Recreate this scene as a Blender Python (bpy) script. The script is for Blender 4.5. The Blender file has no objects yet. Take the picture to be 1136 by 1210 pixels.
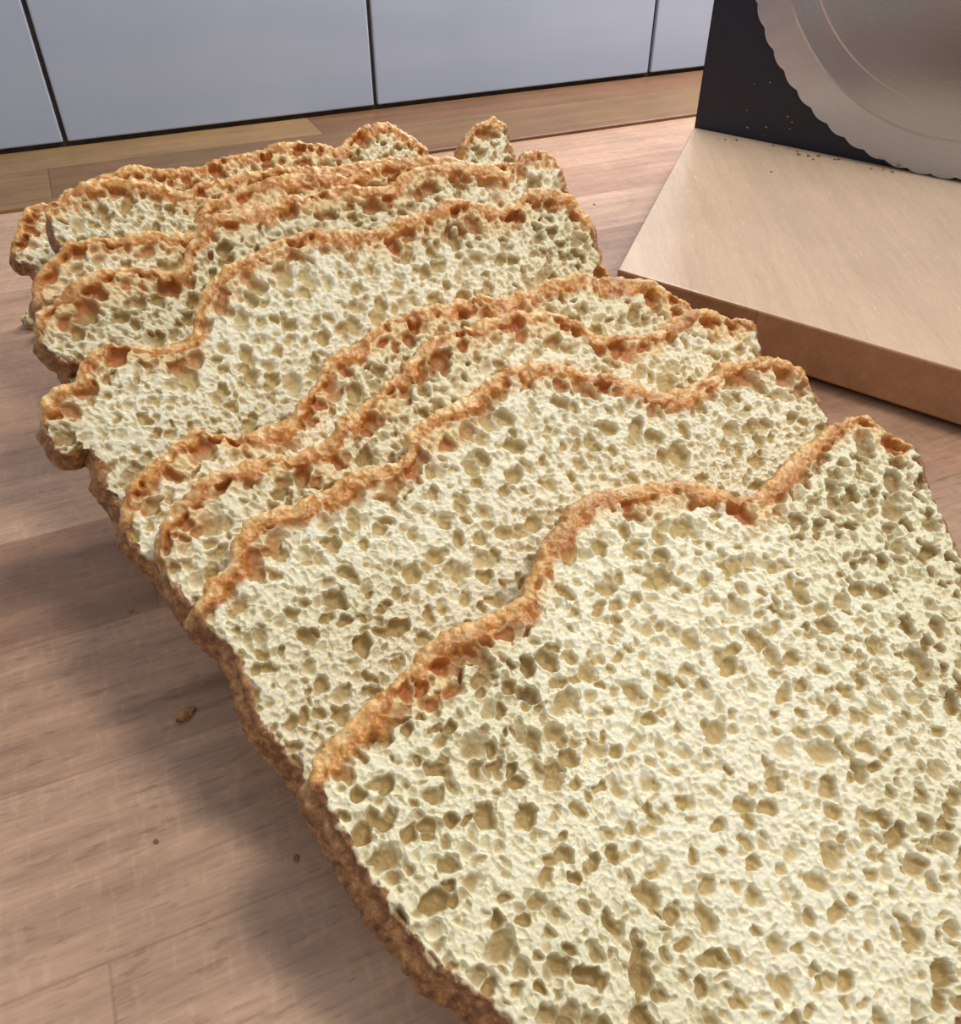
import bpy, math, random
import numpy as np
from mathutils import Vector, Matrix
S=0.2            # metres per layout unit (camera height above worktop = 1 unit = 20 cm)
rng=np.random.default_rng(7)
random.seed(3)
scene=bpy.context.scene
try:
    scene.view_settings.view_transform='Standard'
    scene.view_settings.look='None'
except Exception as ex: print(ex)

# ---------------------------------------------------------------- node helpers
class NT:
    def __init__(s,mat):
        s.t=mat.node_tree; s.n=s.t.nodes; s.l=s.t.links
    def new(s,ty,**kw):
        n=s.n.new(ty)
        for k,v in kw.items(): setattr(n,k,v)
        return n
    def put(s,sock,v):
        if isinstance(v,bpy.types.NodeSocket): s.l.new(v,sock)
        elif v is not None: sock.default_value=v
    def math(s,op,a,b=None,c=None,clamp=False):
        n=s.new('ShaderNodeMath',operation=op); n.use_clamp=clamp
        s.put(n.inputs[0],a)
        if b is not None: s.put(n.inputs[1],b)
        if c is not None: s.put(n.inputs[2],c)
        return n.outputs[0]
    def vmath(s,op,a,b=None,sc=None):
        n=s.new('ShaderNodeVectorMath',operation=op)
        s.put(n.inputs[0],a)
        if b is not None: s.put(n.inputs[1],b)
        if sc is not None: s.put(n.inputs['Scale'],sc)
        return n.outputs[0]
    def mapr(s,v,a,b,c=0.,d=1.,smooth=True):
        n=s.new('ShaderNodeMapRange'); n.interpolation_type='SMOOTHSTEP' if smooth else 'LINEAR'
        s.put(n.inputs[0],v)
        for i,q in enumerate((a,b,c,d)): s.put(n.inputs[i+1],q)
        return n.outputs[0]
    def mix(s,f,a,b,mode='MIX'):
        n=s.new('ShaderNodeMix',data_type='RGBA',blend_type=mode)
        s.put(n.inputs[0],f)
        s.put(n.inputs[6],a if not isinstance(a,tuple) else (*a,1)); s.put(n.inputs[7],b if not isinstance(b,tuple) else (*b,1))
        return n.outputs[2]
    def fmix(s,f,a,b):
        n=s.new('ShaderNodeMix',data_type='FLOAT')
        s.put(n.inputs[0],f); s.put(n.inputs[2],a); s.put(n.inputs[3],b)
        return n.outputs[0]
    def noise(s,co,scale,detail=3.,rough=.5):
        n=s.new('ShaderNodeTexNoise'); s.put(n.inputs['Vector'],co)
        n.inputs['Scale'].default_value=scale; n.inputs['Detail'].default_value=detail; n.inputs['Roughness'].default_value=rough
        return n
    def ramp(s,f,stops):
        n=s.new('ShaderNodeValToRGB'); s.put(n.inputs[0],f)
        e=n.color_ramp.elements
        while len(e)<len(stops): e.new(.5)
        for i,(p,c) in enumerate(stops): e[i].position=p; e[i].color=(*c,1)
        return n.outputs[0]
def newmat(name):
    m=bpy.data.materials.new(name); m.use_nodes=True
    return m,NT(m),m.node_tree.nodes['Principled BSDF'],m.node_tree.nodes['Material Output']
def lin(r,g,b):
    f=lambda c:((c/255+.055)/1.055)**2.4 if c>10 else c/255/12.92
    return (f(r),f(g),f(b))

# ---------------------------------------------------------------- bread material
def bread_material():
    m,t,bs,out=newmat('sliced_bread_crumb_and_crust')
    at=lambda n:t.new('ShaderNodeAttribute',attribute_name=n)
    co=at('loc3').outputs['Vector']
    sA=t.new('ShaderNodeSeparateXYZ');t.l.new(at('mask_a').outputs['Vector'],sA.inputs[0])
    sB=t.new('ShaderNodeSeparateXYZ');t.l.new(at('mask_b').outputs['Vector'],sB.inputs[0])
    sC=t.new('ShaderNodeSeparateXYZ');t.l.new(at('mask_c').outputs['Vector'],sC.inputs[0])
    pit,cm,topn=sA.outputs; warm,deep,tone=sB.outputs; inner=sC.outputs[0]
    n2=t.noise(co,75,5.,.70).outputs['Fac']
    n3=t.noise(co,16,2.,.5).outputs['Fac']
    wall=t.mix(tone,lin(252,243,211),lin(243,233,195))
    pit_shade=t.mix(tone,lin(202,176,118),lin(172,143,88))  # shade inside the holes, painted as a darker crumb colour
    col=t.mix(pit,wall,pit_shade)
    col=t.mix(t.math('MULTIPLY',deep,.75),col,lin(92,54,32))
    warmc=t.mix(pit,lin(240,204,140),lin(184,96,34))
    col=t.mix(t.math('MULTIPLY',warm,.85),col,warmc)
    outc=t.ramp(n2,[(.30,lin(176,108,46)),(.42,lin(216,154,82)),(.54,lin(236,190,122)),(.66,lin(250,224,178))])
    inc=t.ramp(n2,[(.30,lin(134,70,26)),(.43,lin(188,110,42)),(.57,lin(214,146,68)),(.70,lin(236,190,118))])
    topc=t.mix(inner,outc,inc)
    topc=t.mix(t.mapr(n3,.48,.68,0.,.5),topc,lin(160,92,38))
    sidec=t.ramp(n2,[(.30,lin(86,50,28)),(.46,lin(138,90,50)),(.62,lin(180,130,80)),(.76,lin(214,178,130))])
    cc=t.mix(t.mapr(topn,.1,.6),sidec,topc)
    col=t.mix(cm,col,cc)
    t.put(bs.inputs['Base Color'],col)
    t.put(bs.inputs['Roughness'],t.fmix(cm,.52,.34))
    bs.inputs['Specular IOR Level'].default_value=.5
    b=t.new('ShaderNodeBump');b.inputs['Strength'].default_value=.3;b.inputs['Distance'].default_value=.001
    t.put(b.inputs['Height'],n2);t.l.new(b.outputs[0],bs.inputs['Normal'])
    return m
MB=bread_material()

# ---------------------------------------------------------------- numpy noise and bubbles
def hsh(ix,iy,seed):
    h=(ix.astype(np.int64)*374761393+iy.astype(np.int64)*668265263+seed*2246822519)&0xffffffff
    h=((h^(h>>13))*1274126177)&0xffffffff
    h=((h^(h>>16))*2654435761)&0xffffffff
    return ((h^(h>>15))&0xffffff).astype(np.float32)/16777215.
def vnoise(x,y,sc,seed):
    x=x*sc;y=y*sc;ix=np.floor(x);iy=np.floor(y);fx=(x-ix).astype(np.float32);fy=(y-iy).astype(np.float32)
    fx=fx*fx*(3-2*fx);fy=fy*fy*(3-2*fy)
    a=hsh(ix,iy,seed);b=hsh(ix+1,iy,seed);c=hsh(ix,iy+1,seed);d=hsh(ix+1,iy+1,seed)
    return (a+(b-a)*fx)*(1-fy)+(c+(d-c)*fx)*fy
def fbm(x,y,sc,seed,o=3,g=.5):
    r=0;a=1;t=0
    for k in range(o):
        r=r+a*vnoise(x,y,sc*2**k,seed+k*17);t+=a;a*=g
    return r/t
def bubbles(x,y,cell,prob,r0,r1,seed,zlo=-.2,zhi=.55,pw=1.3):
    """depth of the cut surface inside gas bubbles sliced by the knife plane; returns depth, relative depth, random id"""
    ix=np.floor(x/cell);iy=np.floor(y/cell)
    best=np.zeros(x.shape,np.float32);rnd=np.zeros(x.shape,np.float32);rel=np.zeros(x.shape,np.float32)
    for dx in (-1,0,1):
        for dy in (-1,0,1):
            jx=ix+dx;jy=iy+dy
            cx=(jx+.5+(hsh(jx,jy,seed)-.5)*.85)*cell;cy=(jy+.5+(hsh(jx,jy,seed+1)-.5)*.85)*cell
            u=hsh(jx,jy,seed+2);r=r0+(r1-r0)*u**pw
            cz=(zlo+(zhi-zlo)*hsh(jx,jy,seed+3))*r
            on=hsh(jx,jy,seed+4)<prob
            an=hsh(jx,jy,seed+5)*6.283;ca=np.cos(an);sa=np.sin(an)
            ex=x-cx;ey=y-cy
            ea=ex*ca+ey*sa;eb=-ex*sa+ey*ca
            q=(ea*ea*.72+eb*eb*1.32)/(r*r)
            dd=np.where(on&(q<1),r*np.clip(1-q,0,1)**.55-cz,0)
            m=dd>best
            best=np.where(m,dd,best);rnd=np.where(m,hsh(jx,jy,seed+6),rnd);rel=np.where(m,dd/r,rel)
    return best.astype(np.float32),rel,rnd

# ---------------------------------------------------------------- slice builder
def catmull(P,n=14):
    P=np.array(P,float);out=[];N=len(P)
    for i in range(N):
        p0,p1,p2,p3=P[i-1],P[i],P[(i+1)%N],P[(i+2)%N]
        for k in range(n):
            u=k/n
            out.append(.5*((2*p1)+(-p0+p2)*u+(2*p0-5*p1+4*p2-p3)*u*u+(-p0+3*p1-3*p2+p3)*u**3))
    return np.array(out)
def resample(P,N):
    Q=np.vstack([P,P[:1]]);L=np.r_[0,np.cumsum(np.linalg.norm(np.diff(Q,axis=0),axis=1))]
    u=np.linspace(0,L[-1],N,endpoint=False)
    return np.c_[np.interp(u,L,Q[:,0]),np.interp(u,L,Q[:,1])],L[-1]
def smooth(v,k):
    ker=np.hanning(2*k+3)[1:-1];ker/=ker.sum()
    return np.array([np.convolve(np.r_[c[-k:],c,c[:k]],ker,'valid') for c in v.T]).T
def sstep(v,a,b):
    u=np.clip((v-a)/(b-a),0,1);return u*u*(3-2*u)
def build_slice(idx,yb,elev,pts,thick,N,R,tuck=.07,flare=.012):
    e=math.radians(elev); smin=thick/math.tan(e)+.012
    pts=[(a,max(b,smin+.03)) for a,b in pts]
    xl,sl=pts[0];xr,sr=pts[-1]
    left=[(xl+tuck,smin),(xl+tuck*.55,smin+.02)]
    if sl-smin>.12: left.append((xl+tuck*.28,smin+(sl-smin)*.5))
    xr2=max(xr,.93) if sr>.4 else xr
    right=[(xr2*.35+xr*.65,smin+(sr-smin)*.62),(xr2*.5+xr*.5-.02,smin+(sr-smin)*.3),(xr-.04,smin+.02),(xr-.08,smin)]
    xa=xl+tuck;xb=xr-.08
    mid=[(xa+(xb-xa)*k,smin) for k in (.75,.5,.25)]
    O=catmull(left+pts+right+mid)
    O,L=resample(O,N)
    O=smooth(O,max(3,int(N*.004)))
    T=np.roll(O,-3,0)-np.roll(O,3,0);T/=np.linalg.norm(T,axis=1)[:,None]+1e-9
    Nn=np.c_[-T[:,1],T[:,0]]
    T2=smooth(Nn,int(N*.008));T2/=np.linalg.norm(T2,axis=1)[:,None]+1e-9;Nn=T2
    arc=np.arange(N)/N*L
    z0=np.zeros(N)+idx*5.1
    sideA=.45+.55*np.clip(Nn[:,1]+.3,0,1)
    wob=(fbm(arc,z0,30,11+idx)-.5)*.018+(fbm(arc,z0,110,31+idx)-.5)*.006
    fade=np.minimum(1,np.minimum(arc,L-arc)/.05)*sideA
    O=O+Nn*(wob*fade*np.clip((O[:,1]-smin)/.1,0,1))[:,None]
    smid=smin+(O[:,1].max()-smin)*.5
    x0,x1=O[:,0].min(),O[:,0].max();hh=(O[:,1].max()-smin)*.5
    sx=np.clip(O[:,0],x0+hh*.85,x1-hh*.85)
    spine=np.c_[sx,np.full(N,smid)]
    c=.008
    inset=O-Nn*c
    sideness=np.clip(1-(Nn[:,1]+.1)*1.6,0,1)*np.clip((O[:,1]-smin)/.08,0,1)
    rows=[];edge=[];rimv=[];nrm=[]
    full=np.linalg.norm(O-spine,axis=1)
    zN=np.c_[np.zeros(N),np.zeros(N),np.ones(N)]
    N3=np.c_[Nn,np.zeros(N)]
    for k in range(R+1):
        r=k/R
        p=spine+(inset-spine)*r
        rows.append(np.c_[p,np.zeros(N)]);edge.append((1-r)*full+c*.6);rimv.append(np.zeros(N));nrm.append(zN)
    for a_ in np.linspace(0,np.pi/2,6)[1:]:
        rows.append(np.c_[inset+Nn*c*math.sin(a_),np.full(N,-c*(1-math.cos(a_)))]);edge.append(np.zeros(N)+c*.6*(1-math.sin(a_)));rimv.append(np.full(N,min(1.,a_/1.2)))
        nrm.append(N3*math.sin(a_)+zN*math.cos(a_))
    K=max(8,int(thick/.0025))
    for k in range(1,K+1):
        fl=flare*math.sin(k/K*math.pi*.62)
        rows.append(np.c_[O+Nn*(fl*sideness)[:,None],np.full(N,-c-(thick-2*c)*k/K)]);edge.append(np.zeros(N));rimv.append(np.ones(N));nrm.append(N3)
    fl=flare*math.sin(math.pi*.62)
    Ob=O+Nn*(fl*sideness)[:,None]
    for a_ in np.linspace(0,np.pi/2,4)[1:]:
        rows.append(np.c_[Ob-Nn*c*(1-math.cos(a_)),np.full(N,-thick+c-c*math.sin(a_))]);edge.append(np.zeros(N));rimv.append(np.ones(N))
        nrm.append(N3*math.cos(a_)-zN*math.sin(a_))
    insb=Ob-Nn*c
    for k in range(1,9):
        r=1-k/8
        rows.append(np.c_[spine+(insb-spine)*r,np.full(N,-thick)]);edge.append((1-r)*full);rimv.append(np.full(N,0. if k>1 else .5));nrm.append(-zN)
    M=len(rows)
    V=np.concatenate(rows);edge=np.concatenate(edge).astype(np.float32);rimv=np.concatenate(rimv).astype(np.float32);nrm=np.concatenate(nrm)
    topn=np.clip((Nn[:,1]+.25),0,1)*np.clip((O[:,1]-smin-.18)/.15,0,1)
    topn=np.tile(topn,M).astype(np.float32)
    # --- crumb structure
    qx=(V[:,0]+V[:,2]*.9+idx*2.37+20).astype(np.float64);qy=(V[:,1]+V[:,2]*.6+idx*1.71+20).astype(np.float64)
    wx=qx+(fbm(qx,qy,60,5,2)-.5)*.011+(vnoise(qx,qy,190,6)-.5)*.0036
    wy=qy+(fbm(qx,qy,60,8,2)-.5)*.011+(vnoise(qx,qy,190,9)-.5)*.0036
    big,eb,rb=bubbles(wx,wy,.095,.30,.011,.021,100+idx,-.2,.3)
    m1,e1,r1=bubbles(wx,wy,.032,.80,.0066,.0140,200+idx,-.25,.4)
    m2,e2,r2=bubbles(wx+.017,wy+.011,.024,.66,.0048,.0100,300+idx,-.25,.4)
    s1,e3,_=bubbles(wx,wy,.0145,.95,.0036,.0068,400+idx)
    s2,e4,_=bubbles(wx+.008,wy+.003,.0115,.85,.0026,.0050,500+idx)
    n1=fbm(qx,qy,24,51,3,.6);n2=fbm(qx,qy,85,61,3,.6)
    under=(1-sstep(edge+(n1-.5)*.05,.030,.062))*sstep(topn,.25,.7)
    uc,eu,_=bubbles(wx,wy,.040,.75,.010,.020,600+idx,-.3,.2)
    uc=uc*(under>.3);eu=eu*(under>.3)
    depth=np.maximum.reduce([big*1.0,m1*1.35,m2*1.35,s1*1.2,s2*1.1,uc*1.2])
    reld=np.maximum.reduce([eb,e1,e2*.92,e3*.66,e4*.45,eu])
    dens=fbm(qx,qy,4.5,77,2)
    depth=depth*(.85+.3*dens)
    depth=.024*np.tanh(depth/.024)
    micro=(fbm(qx,qy,230,41,2)-.5)*.0022
    wid=(.0035+topn*.0150)*np.clip(.45+(n1-.3)*3.2,.4,2.2)
    eN=edge+(n2-.5)*.014
    cm=1-sstep(eN/wid,.75,1.25)
    cm=np.maximum(cm,rimv)
    crust=(n2-.5)*.006+(n1-.5)*.007-(np.minimum(s1,.006)*.28+np.minimum(m1,.01)*.24)*(.3+.7*topn)
    back=nrm[:,2]<-.9
    h=(micro-depth)*(1-cm)+crust*cm
    h=np.where(back,0,h)
    V2=V+nrm*h[:,None]
    s=V2[:,1];d=V2[:,2]
    ce,se=math.cos(e),math.sin(e)
    W=np.empty_like(V)
    W[:,0]=V2[:,0];W[:,1]=yb+s*ce-d*se;W[:,2]=np.maximum(s*se+d*ce,.001)
    me=bpy.data.meshes.new('bread_slice')
    nv=len(V);i=np.arange(N);j=(i+1)%N
    f=[]
    for r in range(M-1):
        a=r*N
        f.append(np.c_[a+i,a+N+i,a+N+j,a+j])
    f=np.concatenate(f).astype(np.int32)
    q=W[f[N*(R//2)+5]];nn=np.cross(q[1]-q[0],q[2]-q[1])
    if nn[2]<0: f=f[:,::-1]
    f=np.ascontiguousarray(f)
    me.vertices.add(nv);me.vertices.foreach_set('co',(W*S).astype(np.float32).ravel())
    me.loops.add(f.size);me.loops.foreach_set('vertex_index',f.ravel())
    me.polygons.add(len(f));me.polygons.foreach_set('loop_start',np.arange(0,f.size,4,dtype=np.int32))
    me.polygons.foreach_set('use_smooth',np.ones(len(f),bool))
    me.update(calc_edges=True)
    L3=V.copy();L3[:,2]=V[:,2]+idx*3.17;L3[:,0]+=idx*.37
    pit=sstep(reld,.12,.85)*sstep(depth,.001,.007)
    warm=(1-sstep(edge+(n1-.5)*.07,.012,.066))*sstep(topn,.2,.7)
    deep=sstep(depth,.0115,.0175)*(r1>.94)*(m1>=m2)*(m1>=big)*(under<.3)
    inner=sstep(eN/wid,.15,.8)*(1-rimv)
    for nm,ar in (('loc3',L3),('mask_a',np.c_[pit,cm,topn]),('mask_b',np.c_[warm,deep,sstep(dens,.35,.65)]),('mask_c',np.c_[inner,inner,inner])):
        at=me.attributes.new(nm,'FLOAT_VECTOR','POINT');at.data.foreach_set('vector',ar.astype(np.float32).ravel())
    me.materials.append(MB)
    ob=bpy.data.objects.new('bread_slice',me);scene.collection.objects.link(ob)
    return ob

def prs(s): return [tuple(float(q)/1000 for q in p.split(',')) for p in s.split()]
A0=prs("153,157 118,207 85,265 68,321 53,383 44,435 50,455 67,472 95,485 129,502 166,523 213,543 267,546 313,552 343,559 363,592 393,622 433,646 474,655 534,650 605,636 649,616 685,594 716,600 763,620 821,644 866,656 916,653 948,624 977,595 978,567 965,529 962,490 952,427")
A=[]
for x,s in A0:   # re-express on the flatter 23 degree plane
    y=.14+.866*s;z=.5*s;k=.9915/(.4245*y+1-z);A.append((k*x,(k*y+.02)/.9205))
prof={
'A':(-.02,23,A,.046,2300,350,.07,.020),
'B':(.40,35,prs("44,209 22,267 5,313 5,365 0,403 -25,438 -25,464 -8,486 24,509 42,537 74,557 128,559 188,572 235,575 276,572 299,604 337,626 394,644 453,663 522,668 594,637 640,612 675,589 712,573 765,583 831,595 907,585 935,566 945,525 948,485 948,440"),.044,2000,240,.07,.016),
'C':(.516,37,prs("-23,346 -47,415 -48,449 -39,487 -16,515 23,540 75,550 131,547 197,549 224,580 278,593 321,629 376,658 435,673 520,676 589,668 636,636 655,610 729,601 796,609 862,610 915,579 934,564 925,527 919,497"),.040,1800,180,.19,.012),
'D':(.61,37.5,prs("-47,338 -63,381 -85,421 -85,463 -68,488 -34,516 6,542 43,552 80,536 127,537 180,551 221,581 258,621 309,637 386,664 471,665 556,658 635,665 714,665 772,646 810,638 852,598 879,560 877,528"),.040,1800,170,.22,.012),
'E':(.84,46,prs("-96,318 -108,359 -106,390 -110,410 -141,405 -156,434 -155,471 -135,504 -102,515 -83,543 -46,554 -2,541 51,534 75,555 99,597 155,641 227,663 297,672 378,661 436,663 501,682 549,689 597,667 632,654 671,674 707,684 751,666 771,624 786,590 786,528"),.05,1800,190,.14,.015),
'F':(1.09,50,prs("-94,390 -115,408 -141,428 -144,463 -130,501 -97,523 -53,543 -1,543 51,538 96,526 119,562 142,595 189,610 287,621 363,625 425,622 469,610 523,629 610,640 676,631 722,609 766,636 812,638 838,601 838,568"),.05,1500,130,.09,.015),
'G':(1.223,52,prs("-145,429 -143,472 -115,517 -69,538 -12,548 57,544 112,535 147,545 167,575 217,591 281,601 344,603 422,593 472,594 525,603 596,606 646,595 695,577 767,570 815,538"),.05,1400,120,.09,.012),
'H':(1.52,52,prs("-100,433 -103,467 -103,500 -69,524 -17,545 31,547 123,525 160,508 222,520 311,525 400,522 489,510 587,515 683,506 769,482 787,527 822,561 867,571 904,552 900,513 907,483"),.05,1400,110,.07,.012),
'I':(1.66,48,prs("-161,350 -188,370 -187,406 -153,472 -117,485 -93,485 -34,518 74,540 157,519 233,528 329,538 411,552 500,537 532,522 565,533 613,558 668,566 714,541 753,488 758,455"),.05,1400,110,.07,.012),
}
for i,(k,(yb,e,p,th,N,R,tk,fl)) in enumerate(prof.items()):
    build_slice(i,yb,e,p,th,N,R,tk,fl)

# ---------------------------------------------------------------- generic mesh helpers
import bmesh
def finish(bm,name,mats,parent=None,smooth=False):
    me=bpy.data.meshes.new(name);bmesh.ops.recalc_face_normals(bm,faces=bm.faces);bm.to_mesh(me);bm.free()
    for m in mats: me.materials.append(m)
    if smooth:
        for p in me.polygons:p.use_smooth=True
    o=bpy.data.objects.new(name,me);scene.collection.objects.link(o)
    if parent:o.parent=parent
    return o
def prism(bm,poly,z0,z1,bev=.0,mi=0):
    vb=[bm.verts.new((x*S,y*S,z0*S)) for x,y in poly];vt=[bm.verts.new((x*S,y*S,z1*S)) for x,y in poly]
    n=len(poly);fs=[bm.faces.new(vb[::-1]),bm.faces.new(vt)]
    for i in range(n):fs.append(bm.faces.new([vb[i],vb[(i+1)%n],vt[(i+1)%n],vt[i]]))
    for f in fs:f.material_index=mi
    if bev>0:
        ed=set(e for f in fs for e in f.edges)
        r=bmesh.ops.bevel(bm,geom=list(ed),offset=bev*S,segments=3,affect='EDGES',profile=.5)
        for f in r['faces']:f.material_index=mi
def box(bm,x0,x1,y0,y1,z0,z1,bev=0,mi=0): prism(bm,[(x0,y0),(x1,y0),(x1,y1),(x0,y1)],z0,z1,bev,mi)

# ---------------------------------------------------------------- wood materials
def wood(name,rot,plank_w,plank_l,cols,rough=.42,grain=1.,joint=.5,spec=.5,fleck=1.,ray=0.):
    m,t,bs,out=newmat(name)
    tc=t.new('ShaderNodeTexCoord');mp=t.new('ShaderNodeMapping')
    t.l.new(tc.outputs['Object'],mp.inputs['Vector'])
    mp.inputs['Scale'].default_value=(1/S,)*3;mp.inputs['Rotation'].default_value=(0,0,rot)
    co=mp.outputs[0]
    sp=t.new('ShaderNodeSeparateXYZ');t.l.new(co,sp.inputs[0])
    x,y,z=sp.outputs
    row=t.math('FLOOR',t.math('DIVIDE',y,plank_w))
    wn=t.new('ShaderNodeTexWhiteNoise',noise_dimensions='1D');t.put(wn.inputs['W'],row)
    xs=t.math('ADD',t.math('DIVIDE',x,plank_l),t.math('MULTIPLY',wn.outputs['Value'],7.3))
    colid=t.math('FLOOR',xs)
    cb=t.new('ShaderNodeCombineXYZ');t.put(cb.inputs[0],row);t.put(cb.inputs[1],colid)
    w2=t.new('ShaderNodeTexWhiteNoise',noise_dimensions='3D');t.put(w2.inputs['Vector'],cb.outputs[0])
    r=w2.outputs['Value']
    off=t.vmath('SCALE',w2.outputs['Color'],sc=20.)
    def strc(sx,sy,scale,detail,rg):
        v=t.vmath('MULTIPLY',t.vmath('ADD',co,off),(sx,sy,sy))
        return t.noise(v,scale,detail,rg).outputs['Fac']
    g1=strc(.06,1.,24,5.,.68)
    g2=strc(.12,1.,170,2.,.6)
    g3=t.mapr(strc(.22,1.,120,2.,.6),.56,.70)        # short dark pores along the grain
    g5=t.mapr(strc(1.,.28,85,2.,.6),.50,.70)         # pale medullary-ray flecks across the grain
    g4=t.noise(co,3.2,4.,.6).outputs['Fac']
    base=t.ramp(r,[(0.,cols[0]),(.35,cols[1]),(.7,cols[2]),(1.,cols[3])])
    v=t.math('ADD',t.math('MULTIPLY',t.math('SUBTRACT',g1,.5),1.05*grain),t.math('MULTIPLY',t.math('SUBTRACT',g2,.5),.5*grain))
    v=t.math('ADD',v,t.math('MULTIPLY',g3,-.20*fleck))
    v=t.math('ADD',v,t.math('MULTIPLY',g5,.20*ray))
    v=t.math('ADD',v,t.math('MULTIPLY',t.math('SUBTRACT',g4,.5),.7*grain))
    fac=t.math('ADD',1.02-.03*ray,v)
    col=t.vmath('SCALE',base,sc=fac)
    fy=t.math('FRACT',t.math('DIVIDE',y,plank_w));dy=t.math('MULTIPLY',t.math('MINIMUM',fy,t.math('SUBTRACT',1.,fy)),plank_w)
    fx=t.math('FRACT',xs);dx=t.math('MULTIPLY',t.math('MINIMUM',fx,t.math('SUBTRACT',1.,fx)),plank_l)
    dj=t.math('MINIMUM',dx,dy)
    j=t.mapr(dj,.0030,.0006)
    col=t.mix(t.math('MULTIPLY',j,joint),col,lin(80,52,40))
    t.put(bs.inputs['Base Color'],col)
    t.put(bs.inputs['Roughness'],t.math('ADD',rough,t.math('MULTIPLY',t.math('SUBTRACT',g2,.5),.15)))
    bs.inputs['Specular IOR Level'].default_value=spec
    b=t.new('ShaderNodeBump');b.inputs['Strength'].default_value=.12;b.inputs['Distance'].default_value=.0003
    t.put(b.inputs['Height'],g2);t.l.new(b.outputs[0],bs.inputs['Normal'])
    return m
M_counter=wood('butcher_block_wood',0,.27,2.6,[lin(162,124,100),lin(178,141,115),lin(194,157,130),lin(168,131,106)],joint=.22,rough=.34,ray=.6)
M_strip=wood('oiled_oak_strip',0,.31,3.4,[lin(112,76,48),lin(126,88,56),lin(150,116,74),lin(102,70,44)],joint=.8,fleck=.6)
M_board=wood('slicer_board_wood',-1.08,6.3,19.,[lin(226,196,164),lin(228,200,170),lin(222,190,158),lin(226,196,166)],rough=.24,grain=.42,joint=.0,fleck=.15)
M_boardside=wood('slicer_board_edge_wood',-1.08,.5,9.,[lin(178,130,92),lin(186,138,98),lin(172,124,86),lin(178,130,92)],rough=.5,grain=.7,joint=.3,fleck=.4)

bm=bmesh.new();box(bm,-3.2,5.2,-1.2,3.05,-.22,0,.004);finish(bm,'wooden_countertop',[M_counter])
bm=bmesh.new();box(bm,-3.2,5.2,3.052,3.655,-.22,.012,.006);finish(bm,'trim_1',[M_strip])

# ---------------------------------------------------------------- tiled wall
mt,t,bs,_=newmat('glazed_wall_tile')
tc=t.new('ShaderNodeTexCoord');n=t.noise(tc.outputs['Object'],6,3.,.6).outputs['Fac']
t.put(bs.inputs['Base Color'],t.mix(n,lin(164,175,194),lin(180,189,207)))
bs.inputs['Roughness'].default_value=.08
b=t.new('ShaderNodeBump');b.inputs['Strength'].default_value=.12;b.inputs['Distance'].default_value=.002
t.put(b.inputs['Height'],n);t.l.new(b.outputs[0],bs.inputs['Normal'])
mg,t,bs,_=newmat('dark_grout')
tc=t.new('ShaderNodeTexCoord');n=t.noise(tc.outputs['Object'],150,3.,.6).outputs['Fac']
t.put(bs.inputs['Base Color'],t.mix(n,lin(30,24,20),lin(95,78,62)));bs.inputs['Roughness'].default_value=.9
bm=bmesh.new()
box(bm,-3.2,5.2,3.672,3.80,-.22,3.6,0,1)
xs=[-3.2,-2.65,-1.36,-.056,1.163,2.51,3.80,5.2]
zs=[.018,.655,1.30,1.95,2.6,3.25,3.6]
g=.008
for a,b_ in zip(xs[:-1],xs[1:]):
    for c,d in zip(zs[:-1],zs[1:]):
        box(bm,a+g,b_-g,3.655,3.70,c+g,d-g,.006,0)
finish(bm,'wall_back',[mt,mg])

# ---------------------------------------------------------------- bread slicer
root=bpy.data.objects.new('bread_slicer',None);scene.collection.objects.link(root)
D=Vector((.467,-.884,0));NV=Vector((-.884,-.467,0));P0=Vector((1.962,2.547,0))
bm=bmesh.new();zt=.13
poly=[(1.105,1.646),(1.962,2.547),(2.70,1.15),(1.86,.26)]
prism(bm,poly,.012,zt,.006,1)
for f in bm.faces:
    if f.calc_center_median().z>zt*S-.0002: f.material_index=0
finish(bm,'wooden_base_board',[M_board,M_boardside],root)
bm=bmesh.new()
for (x,y) in [(1.22,1.66),(1.94,2.40),(2.58,1.15),(1.86,.42)]:
    r=.04;prism(bm,[(x+r*math.cos(a*math.pi/6),y+r*math.sin(a*math.pi/6)) for a in range(12)],0,.014)
mr,t,bs,_=newmat('black_rubber');bs.inputs['Base Color'].default_value=(.02,.02,.02,1)
finish(bm,'rubber_feet',[mr],root)
def pl(s,z,o=0.):
    p=P0+D*s+NV*o;return (p.x*S,p.y*S,z*S)
mk,t,bs,_=newmat('dark_painted_steel')
tc=t.new('ShaderNodeTexCoord');n=t.noise(tc.outputs['Object'],60,3.,.6).outputs['Fac']
t.put(bs.inputs['Base Color'],t.mix(n,lin(14,19,36),lin(20,27,46)));bs.inputs['Roughness'].default_value=.45
bm=bmesh.new()
def plate(bm,s0,s1,z0,z1,o0,o1,bev=.006):
    v=[bm.verts.new(pl(s,z,o)) for o in (o0,o1) for s,z in ((s0,z0),(s1,z0),(s1,z1),(s0,z1))]
    fs=[bm.faces.new([v[k] for k in q]) for q in ((0,1,2,3),(7,6,5,4),(0,4,5,1),(1,5,6,2),(2,6,7,3),(3,7,4,0))]
    bmesh.ops.bevel(bm,geom=list({e for f in fs for e in f.edges}),offset=bev*S,segments=2,affect='EDGES')
plate(bm,0,1.58,.0,1.75,0,-.05)
plate(bm,.35,1.3,.0,1.3,-.05,-.42,.03)
finish(bm,'upright_plate_and_housing',[mk],root)
ms,t,bs,_=newmat('brushed_blade_steel')
at=t.new('ShaderNodeAttribute',attribute_name='pol')
sp=t.new('ShaderNodeSeparateXYZ');t.l.new(at.outputs['Vector'],sp.inputs[0])
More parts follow.
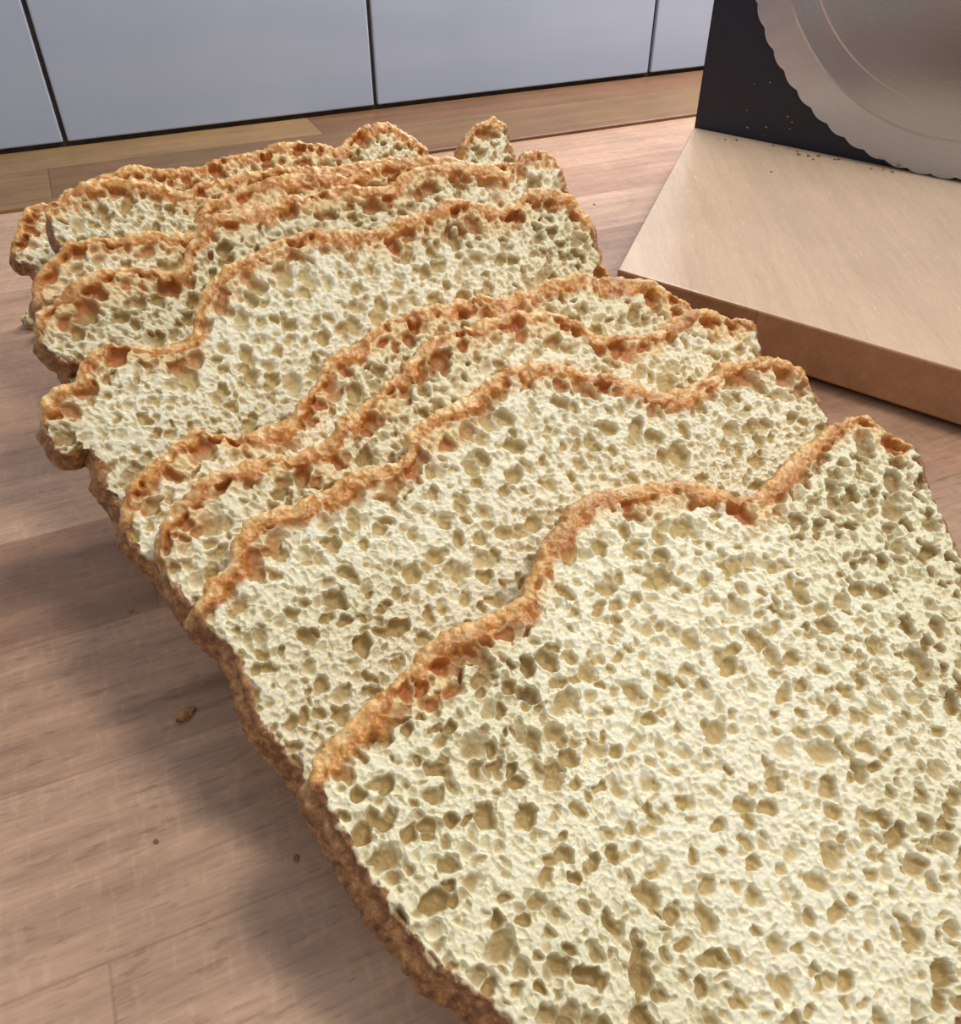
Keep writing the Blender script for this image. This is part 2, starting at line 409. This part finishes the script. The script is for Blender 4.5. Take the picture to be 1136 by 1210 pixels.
cb=t.new('ShaderNodeCombineXYZ');t.put(cb.inputs[0],t.math('MULTIPLY',sp.outputs[0],300.))
n=t.noise(cb.outputs[0],1.,3.,.6).outputs['Fac']
t.put(bs.inputs['Base Color'],t.mix(n,lin(150,156,170),lin(196,202,214)))
bs.inputs['Metallic'].default_value=1.;t.put(bs.inputs['Roughness'],t.math('ADD',.20,t.math('MULTIPLY',n,.12)))
bs.inputs['Anisotropic'].default_value=.6
ta=t.new('ShaderNodeAttribute',attribute_name='brush_dir');t.l.new(ta.outputs['Vector'],bs.inputs['Tangent'])
RB=.73;sc_,zc=.80,.135+RB
NB=720;teeth=64
prof_r=[(.0,.046),(.10,.046),(.11,.040),(.12,.030),(.54,.030),(.547,.0265),(.62,.0265),(.628,.0225),(1.,.012)]
bm=bmesh.new();rings=[];pol=[];tng=[]
for (r,h) in prof_r+[(2.,.002)]:
    ring=[]
    for k in range(NB):
        a=k/NB*2*math.pi;rr=r if r<1 else (RB+.0040*(2*abs(math.sin(a*teeth/2))-1) if r<2 else RB-.01)
        if r==0: rr=.001
        ring.append(bm.verts.new(pl(sc_+rr*math.cos(a),zc+rr*math.sin(a),h+.012)));pol.append((rr,a,0))
        q=D*(-math.sin(a))+Vector((0,0,math.cos(a)));tng.append(tuple(q))
    rings.append(ring)
for r0,r1 in zip(rings[:-1],rings[1:]):
    for k in range(NB): bm.faces.new((r0[k],r0[(k+1)%NB],r1[(k+1)%NB],r1[k]))
bm.faces.new(rings[-1]);bm.faces.new(rings[0][::-1])
bl=finish(bm,'circular_serrated_blade',[ms],root)
at=bl.data.attributes.new('pol','FLOAT_VECTOR','POINT');at.data.foreach_set('vector',np.array(pol).ravel())
at=bl.data.attributes.new('brush_dir','FLOAT_VECTOR','POINT');at.data.foreach_set('vector',np.array(tng).ravel())

# ---------------------------------------------------------------- crumbs
mc,t,bs,_=newmat('loose_crumb')
tc=t.new('ShaderNodeTexCoord');n=t.noise(tc.outputs['Object'],160,3.,.6).outputs['Fac']
t.put(bs.inputs['Base Color'],t.mix(t.mapr(n,.4,.6),lin(126,72,38),lin(184,140,86)));bs.inputs['Roughness'].default_value=.8
mw,t,bs,_=newmat('pale_crumb')
tc=t.new('ShaderNodeTexCoord');n=t.noise(tc.outputs['Object'],180,3.,.6).outputs['Fac']
t.put(bs.inputs['Base Color'],t.mix(t.mapr(n,.4,.6),lin(160,128,80),lin(214,198,152)));bs.inputs['Roughness'].default_value=.7
def crumb(bm,x,y,z,r,mi=0,sub=2,tall=.6):
    mat=Matrix.Translation((x*S,y*S,(z+r*.75*tall)*S))@Matrix.Rotation(random.uniform(0,3),4,'Z')@Matrix.Diagonal((1.25,.85,tall,1))
    q=bmesh.ops.create_icosphere(bm,subdivisions=sub,radius=r*S,matrix=mat)
    for v in q['verts']:
        v.co+=Vector((random.uniform(-1,1),random.uniform(-1,1),random.uniform(-.6,.6)))*r*S*(.25 if sub<3 else .16)
        for f in v.link_faces: f.material_index=mi
bm=bmesh.new()
for q in [(-.083,.844,0,.010),(-.074,.852,0,.007),(.008,.572,0,.004),(-.147,.666,0,.003),(-.128,1.091,0,.004)]: crumb(bm,*q)
crumb(bm,-.215,2.20,0,.030,1,3,.8);crumb(bm,-.205,2.13,0,.020,1,3,.7)
finish(bm,'bread_crumbs',[mc,mw])
bm=bmesh.new()
for _ in range(14):
    s=random.uniform(.15,.75);o=random.uniform(.03,.12)
    p=P0+D*s+NV*o;crumb(bm,p.x,p.y,zt,random.uniform(.003,.006),0)
for _ in range(3):
    s=random.uniform(.1,1.);o=random.uniform(.1,.9);p=P0+D*s+NV*o;crumb(bm,p.x,p.y,zt,random.uniform(.002,.004))
for _ in range(12):      # crumbs stuck on the dark plate beside the blade
    s=random.uniform(.16,.36);z=random.uniform(.15,.34)
    p=P0+D*s+NV*.003;crumb(bm,p.x,p.y,z,random.uniform(.002,.0045),0)
finish(bm,'stuck_crumbs',[mc,mw],root)

# ---------------------------------------------------------------- lights
w=bpy.data.worlds.new('kitchen_daylight');scene.world=w;w.use_nodes=True
bg=w.node_tree.nodes['Background'];bg.inputs[0].default_value=(.90,.94,1.,1);bg.inputs[1].default_value=.44
def area(name,loc,tgt,sx,sy,power,col):
    l=bpy.data.lights.new(name,'AREA');l.shape='RECTANGLE';l.size=sx*S;l.size_y=sy*S;l.energy=power;l.color=col
    o=bpy.data.objects.new(name,l);scene.collection.objects.link(o);o.location=Vector(loc)*S
    o.rotation_euler=(Vector(tgt)-Vector(loc)).to_track_quat('-Z','Y').to_euler();return o
area('window_light',(2.9,3.3,2.05),(.8,.8,0),2.2,1.9,8.,(.97,.985,1.))
area('ceiling_light',(3.0,.1,5.6),(.6,1.,0),1.4,1.4,7.8,(1.,.95,.88))

# ---------------------------------------------------------------- camera
cam=bpy.data.cameras.new('camera');co=bpy.data.objects.new('camera',cam);scene.collection.objects.link(co)
cam.sensor_fit='HORIZONTAL';cam.sensor_width=36;cam.lens=36*1000/1136
F=Vector((.41,.912,0)).normalized();Rv=Vector((F.y,-F.x,0));th=math.radians(40)
Av=F*math.cos(th)-Vector((0,0,1))*math.sin(th);U=Rv.cross(Av)
co.matrix_world=Matrix.Translation((0,0,S))@Matrix((Rv,U,-Av)).transposed().to_4x4()
cam.clip_start=.005;cam.clip_end=50
scene.camera=co
